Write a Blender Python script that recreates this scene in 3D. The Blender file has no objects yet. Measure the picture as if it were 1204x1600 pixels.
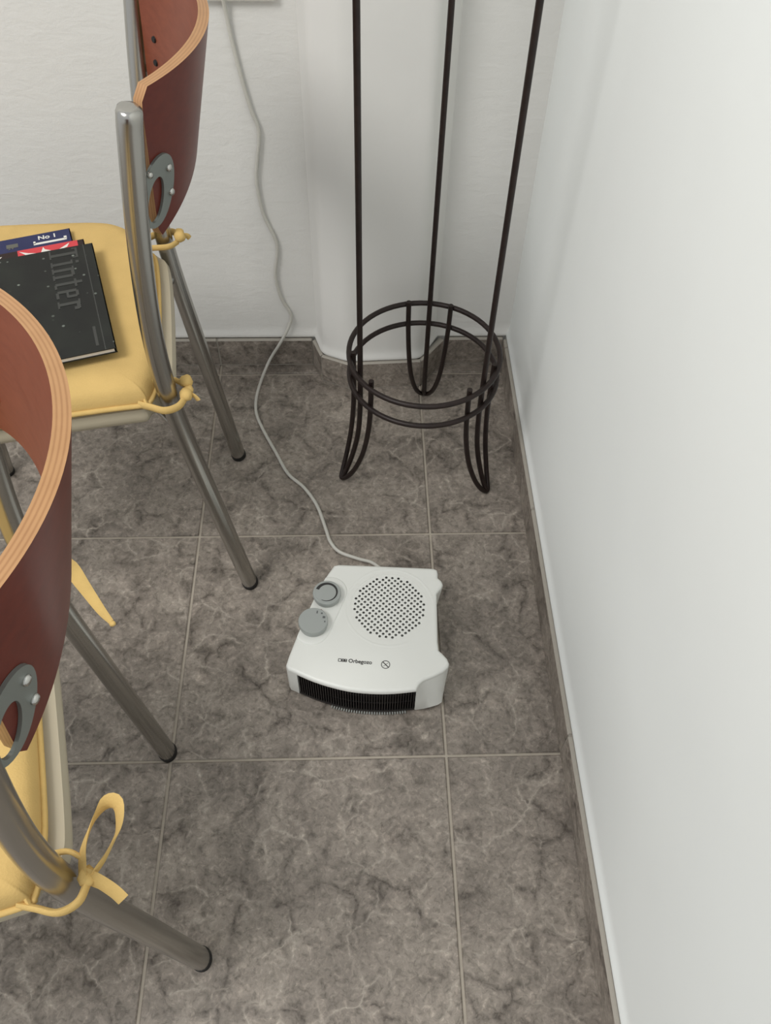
import bpy, bmesh, math, random
from mathutils import Vector, Matrix
from mathutils.geometry import delaunay_2d_cdt
random.seed(4)
PI = math.pi
S = bpy.context.scene
COL = S.collection

# ------------------------------------------------------------------ camera
cam_d = bpy.data.cameras.new('camera')
cam = bpy.data.objects.new('camera', cam_d)
COL.objects.link(cam)
r_ = Vector((0.9995089, -0.02703047, 0.01585276))
u_ = Vector((0.01200689, 0.79763697, 0.60301833))
f_ = Vector((0.02894461, 0.60253184, -0.7975698))
cam.matrix_world = Matrix(((r_.x, u_.x, -f_.x, -0.12369), (r_.y, u_.y, -f_.y, -0.47763), (r_.z, u_.z, -f_.z, 1.23976), (0, 0, 0, 1)))
cam_d.sensor_fit = 'VERTICAL'
cam_d.sensor_height = 36.0
cam_d.lens = 1333.84 / 1600 * 36.0
cam_d.clip_start = 0.02
S.camera = cam

# ------------------------------------------------------------------ light
w = bpy.data.worlds.new('world')
S.world = w
w.use_nodes = True
bg = w.node_tree.nodes['Background']
bg.inputs[0].default_value = (0.97, 0.99, 1.0, 1)
bg.inputs[1].default_value = 0.70


def area(name, loc, target, size, power, col):
    d = bpy.data.lights.new(name, 'AREA')
    d.shape = 'DISK'
    d.size = size
    d.energy = power
    d.color = col
    o = bpy.data.objects.new(name, d)
    o.location = loc
    o.rotation_euler = (Vector(target) - Vector(loc)).to_track_quat('-Z', 'Y').to_euler()
    COL.objects.link(o)


area('ceiling_lamp_light', (-1.35, -0.55, 2.45), (-0.2, 0.2, 0.2), 0.9, 33, (1.0, 0.985, 0.955))

vs = S.view_settings
vs.view_transform = 'Standard'
vs.look = 'None'
vs.gamma = 1.0
vs.use_curve_mapping = False
vs.exposure = 0.0


# ------------------------------------------------------------------ mesh helpers
def catmull(pts, n=6, closed=False):
    P = [Vector(p) for p in pts]
    out = []
    m = len(P)
    rng = range(m) if closed else range(m - 1)
    for i in rng:
        if closed:
            a, b, c, d = P[(i - 1) % m], P[i], P[(i + 1) % m], P[(i + 2) % m]
        else:
            b, c = P[i], P[i + 1]
            a = P[i - 1] if i > 0 else b * 2 - c
            d = P[i + 2] if i + 2 < m else c * 2 - b
        for k in range(n):
            t = k / n
            out.append(0.5 * ((2 * b) + (c - a) * t + (2 * a - 5 * b + 4 * c - d) * t * t + (3 * b - a - 3 * c + d) * t ** 3))
    if not closed:
        out.append(P[-1])
    return out


def chaikin(poly, it=2):
    P = [Vector(p) for p in poly]
    for _ in range(it):
        Q = []
        for i in range(len(P)):
            a, b = P[i], P[(i + 1) % len(P)]
            Q += [a * .75 + b * .25, a * .25 + b * .75]
        P = Q
    return P


class MB:
    def __init__(s):
        s.v = []; s.f = []; s.m = []; s.uv = {}

    def add(s, vs, fs, mi=0):
        o = len(s.v)
        s.v += [tuple(v) for v in vs]
        for f in fs:
            s.f.append(tuple(i + o for i in f)); s.m.append(mi)
        return o

    def box(s, c, d, mi=0, rot=None):
        hx, hy, hz = d[0] / 2, d[1] / 2, d[2] / 2
        vs = [Vector((x, y, z)) for z in (-hz, hz) for y in (-hy, hy) for x in (-hx, hx)]
        if rot is not None:
            vs = [rot @ v for v in vs]
        c = Vector(c)
        s.add([v + c for v in vs], [(0, 2, 3, 1), (4, 5, 7, 6), (0, 1, 5, 4), (1, 3, 7, 5), (3, 2, 6, 7), (2, 0, 4, 6)], mi)

    def sweep(s, pts, r, n=12, closed=False, caps=True, ref=None, mi=0):
        """tube along pts; r is a number, a list, or (ra, rb) pairs (ra along ref)."""
        P = [Vector(p) for p in pts]
        m = len(P)
        R = r if isinstance(r, list) else [r] * m
        R = [x if isinstance(x, tuple) else (x, x) for x in R]
        T = []
        for i in range(m):
            a = P[(i - 1) % m] if (closed or i > 0) else P[i]
            b = P[(i + 1) % m] if (closed or i < m - 1) else P[i]
            t = b - a
            T.append(t.normalized() if t.length > 1e-9 else (T[-1] if T else Vector((0, 0, 1))))
        N = Vector(ref) if ref is not None else (Vector((0, 0, 1)) if abs(T[0].z) < .9 else Vector((1, 0, 0)))
        vs = []
        for i in range(m):
            if ref is not None:
                N = Vector(ref)
            N = N - T[i] * N.dot(T[i])
            N.normalize()
            B = T[i].cross(N)
            ra, rb = R[i]
            for k in range(n):
                a = 2 * PI * k / n
                vs.append(P[i] + N * (ra * math.cos(a)) + B * (rb * math.sin(a)))
        fs = []
        for i in range(m if closed else m - 1):
            j = (i + 1) % m
            for k in range(n):
                l = (k + 1) % n
                fs.append((i * n + k, i * n + l, j * n + l, j * n + k))
        if caps and not closed:
            fs.append(tuple(range(n - 1, -1, -1)))
            fs.append(tuple((m - 1) * n + k for k in range(n)))
        s.add(vs, fs, mi)

    def loft(s, rings, caps=True, mi=0, closed=True):
        n = len(rings[0])
        vs = [v for r in rings for v in r]
        fs = []
        for i in range(len(rings) - 1):
            for k in range(n if closed else n - 1):
                l = (k + 1) % n
                fs.append((i * n + k, i * n + l, (i + 1) * n + l, (i + 1) * n + k))
        if caps:
            fs.append(tuple(range(n - 1, -1, -1)))
            fs.append(tuple((len(rings) - 1) * n + k for k in range(n)))
        s.add(vs, fs, mi)

    def lathe(s, prof, n=32, c=(0, 0, 0), mi=0, caps=True):
        rings = [[(c[0] + r * math.cos(2 * PI * k / n), c[1] + r * math.sin(2 * PI * k / n), c[2] + z) for k in range(n)] for r, z in prof]
        s.loft(rings, caps, mi)

    def blob(s, c, rad, n=10, m=7, rot=None, mi=0):
        c = Vector(c)
        rings = []
        for i in range(1, m):
            th = PI * i / m
            ring = []
            for k in range(n):
                a = 2 * PI * k / n
                v = Vector((rad[0] * math.sin(th) * math.cos(a), rad[1] * math.sin(th) * math.sin(a), -rad[2] * math.cos(th)))
                v *= 1 + .10 * math.sin(3 * a + i) * math.sin(th)
                if rot is not None:
                    v = rot @ v
                ring.append(c + v)
            rings.append(ring)
        s.loft(rings, True, mi)

    def build(s, name, mats, parent=None, smooth=False, bevel=0, angle=35, segs=2):
        me = bpy.data.meshes.new(name)
        me.from_pydata(s.v, [], s.f)
        if not isinstance(mats, (list, tuple)):
            mats = [mats]
        for m in mats:
            me.materials.append(m)
        me.polygons.foreach_set('material_index', s.m)
        bm = bmesh.new(); bm.from_mesh(me)
        bmesh.ops.recalc_face_normals(bm, faces=bm.faces)
        bm.to_mesh(me); bm.free()
        if smooth:
            me.polygons.foreach_set('use_smooth', [True] * len(me.polygons))
            me.set_sharp_from_angle(angle=math.radians(angle))
        o = bpy.data.objects.new(name, me)
        COL.objects.link(o)
        if parent is not None:
            o.parent = parent
        if bevel:
            b = o.modifiers.new('bevel', 'BEVEL')
            b.width = bevel; b.segments = segs; b.limit_method = 'ANGLE'; b.angle_limit = math.radians(40)
        return o


def tag(o, label, cat, group=None):
    o['label'] = label; o['category'] = cat
    if group:
        o['group'] = group
    return o


def empty(name, loc, rz=0):
    o = bpy.data.objects.new(name, None)
    o.empty_display_size = .05
    o.location = loc
    o.rotation_euler = (0, 0, rz)
    COL.objects.link(o)
    return o


def struct(o):
    o['kind'] = 'structure'
    return o


# ------------------------------------------------------------------ materials
def srgb(r, g, b):
    def c(x):
        x /= 255
        return x / 12.92 if x <= .04045 else ((x + .055) / 1.055) ** 2.4
    return (c(r), c(g), c(b), 1)


class NT:
    def __init__(s, name):
        s.mat = bpy.data.materials.new(name)
        s.mat.use_nodes = True
        s.t = s.mat.node_tree
        s.b = s.t.nodes['Principled BSDF']

    def n(s, typ, **kw):
        nd = s.t.nodes.new(typ)
        for k, v in kw.items():
            if k.startswith('i_'):
                key = k[2:]
                nd.inputs[int(key) if key.isdigit() else key].default_value = v
            else:
                setattr(nd, k, v)
        return nd

    def l(s, a, b):
        s.t.links.new(a, b)

    def ramp(s, fac, stops, interp='LINEAR'):
        r = s.n('ShaderNodeValToRGB')
        cr = r.color_ramp
        cr.interpolation = interp
        while len(cr.elements) < len(stops):
            cr.elements.new(.5)
        for e, (p, c) in zip(cr.elements, stops):
            e.position = p; e.color = c
        s.l(fac, r.inputs[0])
        return r.outputs[0]

    def mix(s, fac, a, b, mode='MIX'):
        m = s.n('ShaderNodeMix', data_type='RGBA', blend_type=mode)
        for sock, val in ((m.inputs[0], fac), (m.inputs[6], a), (m.inputs[7], b)):
            if hasattr(val, 'is_linked') or isinstance(val, bpy.types.NodeSocket):
                s.l(val, sock)
            else:
                sock.default_value = val
        return m.outputs[2]

    def noise(s, vec, scale, detail=3, rough=.5, dist=0, out=0):
        nd = s.n('ShaderNodeTexNoise')
        nd.inputs['Scale'].default_value = scale
        nd.inputs['Detail'].default_value = detail
        nd.inputs['Roughness'].default_value = rough
        nd.inputs['Distortion'].default_value = dist
        if vec is not None:
            s.l(vec, nd.inputs['Vector'])
        return nd.outputs[out]

    def bump(s, h, strength, dist=.002):
        b = s.n('ShaderNodeBump')
        b.inputs['Strength'].default_value = strength
        b.inputs['Distance'].default_value = dist
        s.l(h, b.inputs['Height'])
        s.l(b.outputs[0], s.b.inputs['Normal'])


def plain(name, col, rough=.5, metal=0, noise=0, nscale=60, bump=0, bscale=200, spec=.5, coat=0):
    t = NT(name)
    t.b.inputs['Roughness'].default_value = rough
    t.b.inputs['Metallic'].default_value = metal
    t.b.inputs['Specular IOR Level'].default_value = spec
    if coat:
        t.b.inputs['Coat Weight'].default_value = coat
        t.b.inputs['Coat Roughness'].default_value = .12
    tc = t.n('ShaderNodeTexCoord').outputs['Object']
    c = srgb(*col)
    if noise:
        f = t.noise(tc, nscale, 4)
        d = tuple(x * (1 - noise) for x in c[:3]) + (1,)
        e = tuple(min(1, x * (1 + noise)) for x in c[:3]) + (1,)
        t.l(t.ramp(f, [(.3, d), (.7, e)]), t.b.inputs['Base Color'])
    else:
        t.b.inputs['Base Color'].default_value = c
    if bump:
        t.bump(t.noise(tc, bscale, 4), bump)
    return t.mat


def tile_material(name, shift=0.0):
    t = NT(name)
    tc = t.n('ShaderNodeTexCoord').outputs['Object']
    oi = t.n('ShaderNodeObjectInfo')
    sc = t.n('ShaderNodeVectorMath', operation='SCALE')
    cmb = t.n('ShaderNodeCombineXYZ')
    t.l(oi.outputs['Random'], cmb.inputs[0])
    m2 = t.n('ShaderNodeMath', operation='MULTIPLY'); m2.inputs[1].default_value = 7.31
    t.l(oi.outputs['Random'], m2.inputs[0]); t.l(m2.outputs[0], cmb.inputs[1])
    t.l(cmb.outputs[0], sc.inputs[0]); sc.inputs[3].default_value = 9.0
    add = t.n('ShaderNodeVectorMath', operation='ADD')
    t.l(tc, add.inputs[0]); t.l(sc.outputs[0], add.inputs[1])
    vec = add.outputs[0]
    # warped coordinates
    wn = t.noise(vec, 14, 4, .6, 0, 1)
    ws = t.n('ShaderNodeVectorMath', operation='SCALE'); t.l(wn, ws.inputs[0]); ws.inputs[3].default_value = .055
    wv = t.n('ShaderNodeVectorMath', operation='ADD'); t.l(vec, wv.inputs[0]); t.l(ws.outputs[0], wv.inputs[1])
    wvec = wv.outputs[0]
    big = t.noise(vec, 9, 3, .6, .6)
    base = t.ramp(big, [(.25, srgb(124, 116, 108)), (.5, srgb(142, 133, 124)), (.75, srgb(156, 147, 137))])
    # cloudy fine mottle
    fine = t.noise(wvec, 48, 7, .74, .9)
    mott = t.ramp(fine, [(.26, (.34, .33, .32, 1)), (.42, (.82, .82, .81, 1)), (.54, (1.0, 1.0, 1.0, 1)), (.64, (1.22, 1.21, 1.20, 1)), (.78, (1.55, 1.54, 1.52, 1))])
    c1 = t.mix(1.0, base, mott, 'MULTIPLY')
    # dark branching patches
    vo = t.n('ShaderNodeTexVoronoi', feature='DISTANCE_TO_EDGE'); vo.inputs['Scale'].default_value = 15
    t.l(wvec, vo.inputs['Vector'])
    ve = t.ramp(vo.outputs['Distance'], [(0.0, (1, 1, 1, 1)), (.06, (.4, .4, .4, 1)), (.16, (0, 0, 0, 1))])
    msk = t.ramp(t.noise(vec, 13, 4, .6), [(.40, (0, 0, 0, 1)), (.58, (.85, .85, .85, 1))])
    f1 = t.mix(1.0, ve, msk, 'MULTIPLY')
    f1b = t.mix(1.0, f1, t.ramp(t.noise(wvec, 80, 4, .7), [(.35, (.25, .25, .25, 1)), (.6, (1, 1, 1, 1))]), 'MULTIPLY')
    c2 = t.mix(f1b, c1, srgb(62, 55, 49))
    # pale thin veins
    v2 = t.n('ShaderNodeTexVoronoi', feature='DISTANCE_TO_EDGE'); v2.inputs['Scale'].default_value = 17
    off = t.n('ShaderNodeVectorMath', operation='ADD'); t.l(wvec, off.inputs[0]); off.inputs[1].default_value = (3.3, 1.7, .4)
    t.l(off.outputs[0], v2.inputs['Vector'])
    lv = t.ramp(v2.outputs['Distance'], [(0.0, (.9, .9, .9, 1)), (.028, (.3, .3, .3, 1)), (.07, (0, 0, 0, 1))])
    lm = t.ramp(t.noise(vec, 18, 4, .65, .4), [(.43, (0, 0, 0, 1)), (.62, (.9, .9, .9, 1))])
    f2 = t.mix(1.0, lv, lm, 'MULTIPLY')
    c3 = t.mix(f2, c2, srgb(172, 163, 152))
    fl = t.ramp(t.noise(vec, 130, 4, .65, .6), [(.36, (.72, .72, .71, 1)), (.46, (1, 1, 1, 1)), (.56, (1.02, 1.02, 1.02, 1)), (.68, (1.42, 1.41, 1.40, 1))])
    c3 = t.mix(1.0, c3, fl, 'MULTIPLY')
    t.l(c3, t.b.inputs['Base Color'])
    t.b.inputs['Roughness'].default_value = .42
    t.b.inputs['Specular IOR Level'].default_value = .35
    t.bump(fine, .06, .001)
    return t.mat


def plaster(name, col, strength, sx=26, sz=60, fine=190):
    t = NT(name)
    tc = t.n('ShaderNodeTexCoord').outputs['Object']
    mp = t.n('ShaderNodeMapping'); mp.inputs['Scale'].default_value = (sx, sx, sz)
    t.l(tc, mp.inputs[0])
    a = t.noise(mp.outputs[0], 1.0, 5, .55, .5)
    b = t.noise(tc, fine, 3, .6)
    m = t.n('ShaderNodeMath', operation='MULTIPLY_ADD'); t.l(b, m.inputs[0]); m.inputs[1].default_value = .22; t.l(a, m.inputs[2])
    t.bump(m.outputs[0], strength, .006)
    c = srgb(*col)
    big = t.noise(tc, 3.0, 3)
    t.l(t.ramp(big, [(.3, tuple(x * .965 for x in c[:3]) + (1,)), (.7, c)]), t.b.inputs['Base Color'])
    t.b.inputs['Roughness'].default_value = .75
    t.b.inputs['Specular IOR Level'].default_value = .2
    return t.mat


def wood(name, ca, cb, rough=.3, spec=.3):
    t = NT(name)
    tc = t.n('ShaderNodeTexCoord').outputs['Object']
    mp = t.n('ShaderNodeMapping'); mp.inputs['Scale'].default_value = (60, 6, 60)
    t.l(tc, mp.inputs[0])
    f = t.noise(mp.outputs[0], 2.0, 5, .6, .3)
    t.l(t.ramp(f, [(.3, srgb(*ca)), (.7, srgb(*cb))]), t.b.inputs['Base Color'])
    t.b.inputs['Roughness'].default_value = rough
    t.b.inputs['Specular IOR Level'].default_value = spec
    return t.mat


def ply_edge(name):
    t = NT(name)
    uv = t.n('ShaderNodeUVMap'); uv.uv_map = 'UVMap'
    sp = t.n('ShaderNodeSeparateXYZ'); t.l(uv.outputs[0], sp.inputs[0])
    m = t.n('ShaderNodeMath', operation='MULTIPLY'); m.inputs[1].default_value = 2 * PI * 3.5
    t.l(sp.outputs[0], m.inputs[0])
    s_ = t.n('ShaderNodeMath', operation='SINE'); t.l(m.outputs[0], s_.inputs[0])
    h = t.n('ShaderNodeMath', operation='MULTIPLY_ADD'); t.l(s_.outputs[0], h.inputs[0]); h.inputs[1].default_value = .5; h.inputs[2].default_value = .5
    c = t.ramp(h.outputs[0], [(.1, srgb(156, 113, 74)), (.4, srgb(174, 130, 88)), (.9, srgb(180, 137, 94))])
    n = t.noise(t.n('ShaderNodeTexCoord').outputs['Object'], 60, 3)
    c = t.mix(.25, c, t.ramp(n, [(.3, srgb(160, 117, 78)), (.7, srgb(184, 140, 97))]))
    t.l(c, t.b.inputs['Base Color'])
    t.b.inputs['Roughness'].default_value = .4
    return t.mat


M = {}
M['tile'] = tile_material('grey_marble_tile')
M['grout'] = plain('pale_grout', (174, 165, 152), .9, noise=.08)
M['mortar'] = plain('grey_mortar', (158, 153, 144), .9, noise=.1)
M['wall_rough'] = plaster('rough_white_plaster', (224, 223, 219), .20)
M['wall_pillar'] = plaster('pillar_white_plaster', (226, 225, 221), .14, 12, 12, 60)
M['wall_smooth'] = plaster('smooth_white_plaster', (238, 241, 239), .07, 8, 8, 40)
M['heater'] = plain('white_plastic', (228, 229, 224), .38, spec=.4)
M['heater_dark'] = plain('heater_black_plastic', (24, 19, 19), .45)
M['heater_inside'] = plain('heater_inside_black', (9, 7, 7), .8)
M['slat'] = plain('heater_slat_plastic', (27, 21, 21), .45)
M['knob'] = plain('grey_knob_plastic', (158, 162, 159), .42)
M['ink'] = plain('black_ink', (40, 38, 38), .5)
M['greyink'] = plain('grey_ink', (92, 94, 94), .5)
M['red'] = plain('dark_red_lamp', (150, 62, 70), .35)
M['cord'] = plain('grey_white_cable', (198, 196, 188), .45)
M['iron'] = plain('dark_brown_iron', (38, 27, 24), .42, metal=.25, noise=.25, nscale=90)
M['chrome'] = plain('brushed_chrome', (176, 174, 169), .24, metal=1.0)
M['bracket'] = plain('grey_painted_metal', (128, 133, 129), .38, metal=.5)
M['bolt'] = plain('bright_bolt_steel', (190, 190, 186), .22, metal=1.0)
M['black_rubber'] = plain('black_rubber', (18, 16, 15), .6)
M['seat'] = plain('cream_seat_plastic', (180, 170, 148), .5)
M['cushion'] = plain('yellow_cotton', (206, 174, 112), .9, noise=.05, nscale=25, bump=.25, bscale=500, spec=.15)
M['piping'] = plain('yellow_cotton_piping', (208, 176, 112), .9, noise=.05, nscale=60, bump=.25, bscale=500, spec=.15)
M['ply'] = wood('red_brown_veneer', (86, 33, 24), (98, 40, 29), .34)
M['ply_in'] = wood('orange_brown_veneer', (116, 58, 38), (128, 67, 45), .36)
M['ply_edge'] = ply_edge('layered_plywood_edge')
M['paper'] = plain('book_paper', (224, 216, 204), .8)
M['plate'] = plain('white_socket_plastic', (214, 212, 205), .4)

# ------------------------------------------------------------------ room shell
T = 0.41
YB = 0.8466            # face of the back skirting
XR = 0.171             # face of the right skirting
WB = YB + .011         # back wall plaster
WR = XR + .011
ZW = 2.5

m = MB(); m.box((-1.1, -.75, -.053), (2.7, 3.3, .1))
floor = struct(m.build('floor', M['grout']))


def tile_mesh(name, sx, sy, thick=.012, bev=.0016, mat='tile'):
    b = MB()
    def ring(ix, z):
        return [(-sx / 2 + ix, -sy / 2 + ix, z), (sx / 2 - ix, -sy / 2 + ix, z), (sx / 2 - ix, sy / 2 - ix, z), (-sx / 2 + ix, sy / 2 - ix, z)]
    b.loft([ring(0, -thick), ring(0, -bev), ring(bev, 0)])
    me_o = b.build(name, M[mat])
    me = me_o.data
    bpy.data.objects.remove(me_o)
    return me


J = .0042
xs = [(i * T, (i + 1) * T) for i in range(-5, 0)] + [(0, XR + .006)]
ys = [(i * T, (i + 1) * T) for i in range(-5, 2)] + [(2 * T, YB + .006)]
cache = {}
for (x0, x1) in xs:
    for (y0, y1) in ys:
        k = (round(x1 - x0, 4), round(y1 - y0, 4))
        if k not in cache:
            cache[k] = tile_mesh('tile', k[0] - J, k[1] - J)
        o = bpy.data.objects.new('tile', cache[k])
        o.location = ((x0 + x1) / 2, (y0 + y1) / 2, random.uniform(-.0003, .0))
        COL.objects.link(o); o.parent = floor

# walls: solid slabs with a rounded plaster lip that sits on the skirting
HB = .070


def wall_with_lip(name, path, mat, back):
    """path: list of (x, y) of the plaster face from left to right; normal of a segment is to its right hand (towards the room)."""
    b = MB()
    prof = [(.0030, HB - .001), (.0052, HB + .001), (.0056, HB + .004), (.0045, HB + .008), (.0022, HB + .013), (.0006, HB + .020), (0, HB + .028), (0, .30), (0, .8), (0, ZW)]
    P = [Vector(p) for p in path]
    nrm = []
    for i in range(len(P)):
        a = P[max(0, i - 1)]; c = P[min(len(P) - 1, i + 1)]
        d = (c - a).normalized()
        nrm.append(Vector((d.y, -d.x)))
    rings = []
    for off, z in prof:
        rings.append([(P[i].x + nrm[i].x * off, P[i].y + nrm[i].y * off, z) for i in range(len(P))])
    low = [(P[i].x, P[i].y, 0) for i in range(len(P))]
    low2 = [(P[i].x, P[i].y, HB - .001) for i in range(len(P))]
    b.loft([low, low2] + rings, caps=False, closed=False)
    bk = [(x + back[0], y + back[1], z) for (x, y, z) in (rings[-1])]
    bk0 = [(x + back[0], y + back[1], 0) for (x, y, z) in (rings[-1])]
    b.loft([rings[-1], bk, bk0, low], caps=False, closed=False)
    o = b.build(name, mat, smooth=True, angle=50)
    return struct(o)


def line(a, b, n):
    return [(a[0] + (b[0] - a[0]) * i / n, a[1] + (b[1] - a[1]) * i / n) for i in range(n + 1)]


wall_with_lip('wall_back', line((-2.3, WB), (WR + .0, WB), 30), M['wall_rough'], (0, .12))
wall_with_lip('wall_right', line((WR, WB + .0), (WR, -2.3), 30), M['wall_smooth'], (.12, 0))

# half-round chimney pillar standing against the back wall
PF = [(-.222, YB + .02), (-.200, .799), (-.145, .774), (.000, .782), (.050, YB + .02)]


def inset(poly, d):
    P = [Vector(p) for p in poly]
    out = []
    for i in range(len(P)):
        a = P[max(0, i - 1)]; c = P[min(len(P) - 1, i + 1)]
        t = (c - a).normalized()
        out.append(P[i] + Vector((-t.y, t.x)) * d)
    return out


pl = inset(PF, .010)
soft = []
for i, p in enumerate(pl):
    if 0 < i < len(pl) - 1:
        a, c = pl[i - 1], pl[i + 1]
        da = (a - p).normalized() * .012; dc = (c - p).normalized() * .012
        for k in range(5):
            t = k / 4
            q_ = (p + da) * (1 - t) ** 2 + p * 2 * t * (1 - t) + (p + dc) * t * t
            soft.append((q_.x, q_.y))
    else:
        soft.append((p.x, p.y))
wall_with_lip('wall_pillar', soft, M['wall_pillar'], (0, .09))


def skirting(name, runs, joints):
    """runs: face segments (p0, p1) left to right; tiles follow the joints list of each run."""
    b = MB()
    for (p0, p1) in runs:
        a, c = Vector(p0), Vector(p1)
        d = (c - a); L = d.length; d.normalize()
        nv = Vector((d.y, -d.x))
        mid = (a + c) / 2 - nv * .0060
        rot = Matrix.Rotation(math.atan2(d.y, d.x), 3, 'Z')
        b.box((mid.x, mid.y, (HB - .0035) / 2), (L, .0100, HB - .0035), rot=rot)
    root = struct(b.build(name, M['mortar']))
    for (p0, p1), js in zip(runs, joints):
        a, c = Vector(p0), Vector(p1)
        d = (c - a); L = d.length; d.normalize()
        nv = Vector((d.y, -d.x))
        cuts = [0] + [j for j in js if .01 < j < L - .01] + [L]
        for s0, s1 in zip(cuts[:-1], cuts[1:]):
            g = .0015
            w_ = s1 - s0 - 2 * g
            me = skirt_tile(w_)
            o = bpy.data.objects.new('tile', me)
            mid = a + d * ((s0 + s1) / 2) - nv * .003
            o.location = (mid.x, mid.y, 0)
            o.rotation_euler = (0, 0, math.atan2(d.y, d.x))
            COL.objects.link(o); o.parent = root
    return root


M['tile_rim'] = plain('pale_tile_edge', (168, 162, 152), .6)
_sk = {}


def skirt_tile(w_):
    k = round(w_, 4)
    if k not in _sk:
        b = MB()
        h = HB - .0015
        sx, sy = w_ / 2, .003
        z0 = .003
        rings = []
        for ix, z in ((0, z0), (0, h - .0025)):
            rings.append([(-sx, -sy, z), (sx, -sy, z), (sx, sy, z), (-sx, sy, z)])
        b.loft(rings)
        top = [[(-sx, -sy, h - .0025), (sx, -sy, h - .0025), (sx, sy, h - .0025), (-sx, sy, h - .0025)],
               [(-sx + .001, -sy + .0018, h), (sx - .001, -sy + .0018, h), (sx - .001, sy, h), (-sx + .001, sy, h)]]
        b.loft(top, mi=1)
        o = b.build('tile', [M['tile'], M['tile_rim']])
        _sk[k] = o.data
        bpy.data.objects.remove(o)
    return _sk[k]


x_left = -2.05
skirting('baseboard_back', [((x_left, YB), (-.218, YB)), ((.052, YB), (XR, YB))], [[j * T for j in range(1, 5)], []])
skirting('baseboard_pillar', [((-.218, YB), (-.200, .799)), ((-.200, .799), (-.145, .774)), ((-.145, .774), (0, .782)), ((0, .782), (.050, YB))], [[], [], [], []])
skirting('baseboard_right', [((XR, YB), (XR, -2.05))], [[YB - 2 * T + j * T for j in range(0, 8)]])

# ------------------------------------------------------------------ fan heater
HC = Vector((-.117, .182)); HR = math.radians(-6.0)
heater = tag(empty('fan_heater', (HC.x, HC.y, 0), HR), 'white plastic fan heater lying flat on the grey floor tiles', 'heater')
_hi = Matrix.Rotation(-HR, 2)


def H(x, y):
    v = _hi @ (Vector((x, y)) - HC)
    return (v.x, v.y)


HT = .080
# outline (seen from above), measured as room coordinates; front arc runs left to right
arc = [H(-.2222, .1010), H(-.196, .0885), H(-.168, .0785), H(-.1394, .0712), H(-.105, .0675), H(-.075, .0675), H(-.0448, .0703)]
arc = [(p.x, p.y) for p in catmull([(a[0], a[1], 0) for a in arc], 4)]
right_t = [(-.0405, .0785), (-.0340, .0850), (-.0180, .0915), (-.0040, .0985), (.0045, .1060), (.0068, .1125), (.0040, .1210), (-.0022, .1290), (-.0075, .1345),
           (-.0082, .15), (-.0060, .20), (-.0045, .2355), (.0035, .2450), (.0068, .2525), (.0045, .2595), (-.0008, .2650), (.0000, .2740), (-.0010, .2800), (-.0065, .2835)]
right_b = [(-.0300, .0715), (-.0200, .0740), (-.0080, .0775), (-.0020, .0815), (.0000, .0900), (.0000, .1020), (-.0010, .1150), (-.0045, .1260), (-.0080, .1350),
           (-.0100, .15), (-.0080, .20), (-.0065, .2355), (-.0020, .2450), (.0000, .2525), (-.0010, .2595), (-.0030, .2650), (-.0020, .2740), (-.0030, .2800), (-.0075, .2820)]
right = [H(*p) for p in right_t]
right_low = [H(*p) for p in right_b]
back = [H(-.06, .2873), H(-.12, .2912), H(-.160, .2935), H(-.1685, .2915)]
left = [H(-.180, .272), H(-.198, .232), H(-.214, .190), H(-.2265, .155), H(-.2345, .130), H(-.2385, .114), H(-.2355, .1075)]
outline = arc + right + back + left
hc = Vector((sum(p[0] for p in outline) / len(outline), sum(p[1] for p in outline) / len(outline)))


def offs(poly, d):
    P = [Vector(p) for p in poly]
    n = len(P); out = []
    for i in range(n):
        t = (P[(i + 1) % n] - P[i - 1]).normalized()
        out.append(P[i] + Vector((-t.y, t.x)) * d)
    return out


def ring3(poly, z):
    return [(p[0], p[1], z) for p in poly]


# grille opening in the top
GC = Vector(H(-.0807, .2119)); GR = .0605
b = MB()
# lower wall: front arc recessed for the outlet
low = [(p[0] * .93 + hc.x * .07, p[1] + .016) for p in arc[1:-1]]
low = [arc[0]] + [(arc[0][0] + .004, arc[0][1] + .016)] + low + [(arc[-1][0] - .001, arc[-1][1] + .016)] + [arc[-1]]
mid_r = [(a_[0] * .5 + c_[0] * .5, a_[1] * .5 + c_[1] * .5) for a_, c_ in zip(right, right_low)]
low_b = low + right_low + back + left
low_m = low + mid_r + back + left
low = low + right + back + left
b.loft([ring3(offs(low_b, .003), .003), ring3(low_b, .009), ring3(low_m, HT * .5), ring3(low, HT - .0075)], caps=False)
b.add(ring3(offs(low_b, .003), .003), [tuple(range(len(low) - 1, -1, -1))])
# top plate with rounded rim and a round hole
rim = [(0, HT - .0078), (0, HT - .004), (.0008, HT - .0018), (.0024, HT - .0005), (.0045, HT)]
b.loft([ring3(offs(outline, d), z) for d, z in rim], caps=False)
b.add(ring3(outline, HT - .0078), [tuple(range(len(outline) - 1, -1, -1))])
inner = offs(outline, .0045)
n_h = 48
hole = [GC + Vector((GR * math.cos(2 * PI * k / n_h), GR * math.sin(2 * PI * k / n_h))) for k in range(n_h)]
cv = [Vector(p) for p in inner] + hole
ne = len(inner)
ed = [(i, (i + 1) % ne) for i in range(ne)] + [(ne + i, ne + (i + 1) % n_h) for i in range(n_h)]
rv, re, rf, *_x = delaunay_2d_cdt(cv, ed, [], 0, 1e-6)


def in_poly(p, poly):
    c = False
    for i in range(len(poly)):
        a, d = poly[i - 1], poly[i]
        if (a[1] > p[1]) != (d[1] > p[1]) and p[0] < (d[0] - a[0]) * (p[1] - a[1]) / (d[1] - a[1]) + a[0]:
            c = not c
    return c


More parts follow.
